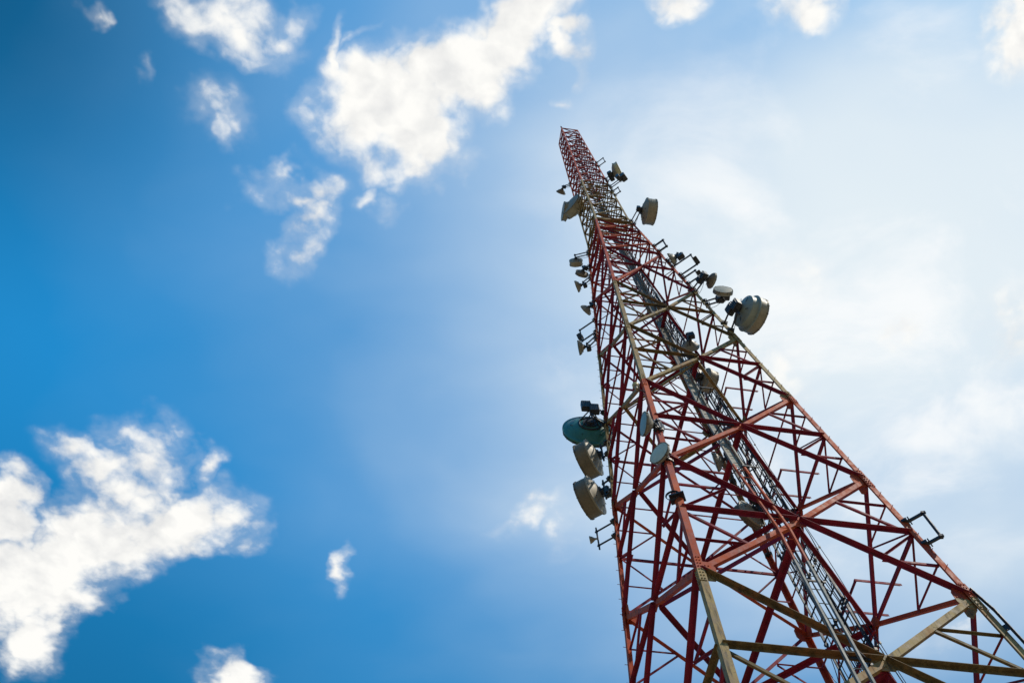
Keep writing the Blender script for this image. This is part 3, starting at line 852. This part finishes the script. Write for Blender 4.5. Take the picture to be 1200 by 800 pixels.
deep = wt.math('MULTIPLY', deep, wt.math('SUBTRACT', 1.07, wt.math('MULTIPLY', low, 1.7)))
blue = wt.mix(.6, wt.mix(1.0, sky.outputs[0], SKY_TINT, 'MULTIPLY'), (.20, 2.32, 5.5))
blue = wt.mix(1.0, blue, wt.comb(deep, deep, deep), 'MULTIPLY')
col = wt.mix(hz, blue, HAZE)
def warp(vec, sc, amp, det):
    wob = wt.add('ShaderNodeTexNoise'); wt.plug(wob.inputs['Vector'], h); wob.inputs['Scale'].default_value = sc; wob.inputs['Detail'].default_value = det
    wv = wt.vmath('SUBTRACT', wob.outputs['Color'], (.5, .5, .5))
    return wt.vmath('ADD', vec, wt.vmath('MULTIPLY', wv, (amp, amp, 0)))
# broad torn veils of brighter cloud inside the haze
vn = wt.noise(warp(wt.scalev(h, (1.0, 1.25, 1)), 3.5, .10, 3), 4.6, 6, .56, .3)
vg = wt.rng(base_ang, .10, .42, 1.0, .0)
veil = wt.math('MULTIPLY', wt.math('MULTIPLY', wt.rng(vn, .44, .70), vg), .9)
col = wt.mix(veil, col, VEIL)
# cumulus patches: soft ellipses on the cloud layer broken up by turbulence
hw = warp(warp(h, 7, .13, 2), 24, .06, 3)
msk = None
for a1, a2, b1, c1, c2, d1, s_ in CLOUDS:
    q1 = wt.vmath('DOT_PRODUCT', hw, (a1, a2, b1)); q2 = wt.vmath('DOT_PRODUCT', hw, (c1, c2, d1))
    r2 = wt.math('ADD', wt.math('MULTIPLY', q1, q1), wt.math('MULTIPLY', q2, q2))
    m1 = wt.math('MULTIPLY', wt.math('SUBTRACT', 1.28, wt.math('SQRT', r2)), s_)
    m1 = wt.math('MAXIMUM', m1, 0.0)
    msk = m1 if msk is None else wt.math('MAXIMUM', msk, m1)
def fbm(vec):
    a = wt.noise(vec, 8, 8, .58, .15)
    b = wt.math('MULTIPLY', wt.math('ABSOLUTE', wt.math('SUBTRACT', wt.noise(vec, 15, 3, .5, .0), .5)), 2.0)    # rounded billows
    c = wt.noise(vec, 36, 5, .6, .2)
    return wt.math('ADD', wt.math('ADD', wt.math('MULTIPLY', a, .60), wt.math('MULTIPLY', b, .34)), wt.math('MULTIPLY', c, .22))
hf = warp(h, 16, .025, 3)
n0 = fbm(hf)
n1 = fbm(wt.vmath('ADD', hf, (.035, .004, 0)))
dens = wt.math('ADD', wt.math('MULTIPLY', msk, 1.13), wt.math('MULTIPLY', wt.math('SUBTRACT', n0, .455), 2.7))
gate = wt.rng(msk, .0, .32)
alpha = wt.math('MULTIPLY', wt.rng(dens, .12, 1.05), gate)
thin = wt.math('MULTIPLY', wt.rng(dens, -.25, .6, 0, .22), gate)
alpha = wt.math('MAXIMUM', alpha, thin)
soft = wt.noise(h, 6.5, 3, .5, .2)
sh_ = wt.math('ADD', wt.math('MULTIPLY', wt.math('SUBTRACT', n0, n1), 2.4), wt.math('MULTIPLY', wt.math('SUBTRACT', soft, .5), 1.6))
lit = wt.rng(sh_, -.62, .18, smooth=False)
cloud = wt.mix(lit, CL_D, CL_L)
col = wt.mix(alpha, col, cloud)
wt.plug(bg.inputs['Color'], col); bg.inputs['Strength'].default_value = .1

# ------------------------------------------------------------------ camera
cd = bpy.data.cameras.new('camera'); cam = bpy.data.objects.new('camera', cd); COL.objects.link(cam)
cd.sensor_fit = 'HORIZONTAL'; cd.sensor_width = 36; cd.lens = 982.6156 / 1200 * 36
cd.clip_start = .1; cd.clip_end = 8000
pt, rl = R(65.72686), R(2.4495)
X0, U0, Fw = Vec((1, 0, 0)), Vec((0, -math.sin(pt), math.cos(pt))), Vec((0, math.cos(pt), math.sin(pt)))
rt, up = X0 * math.cos(rl) - U0 * math.sin(rl), X0 * math.sin(rl) + U0 * math.cos(rl)
mw = Matrix((rt, up, -Fw)).transposed().to_4x4(); mw.translation = Vec((0, 0, EYE))
cam.matrix_world = mw
scene.camera = cam
scene.view_settings.view_transform = 'Standard'; scene.view_settings.look = 'None'; scene.view_settings.exposure = 0
scene.render.engine = 'CYCLES'
scene.cycles.max_bounces = 5
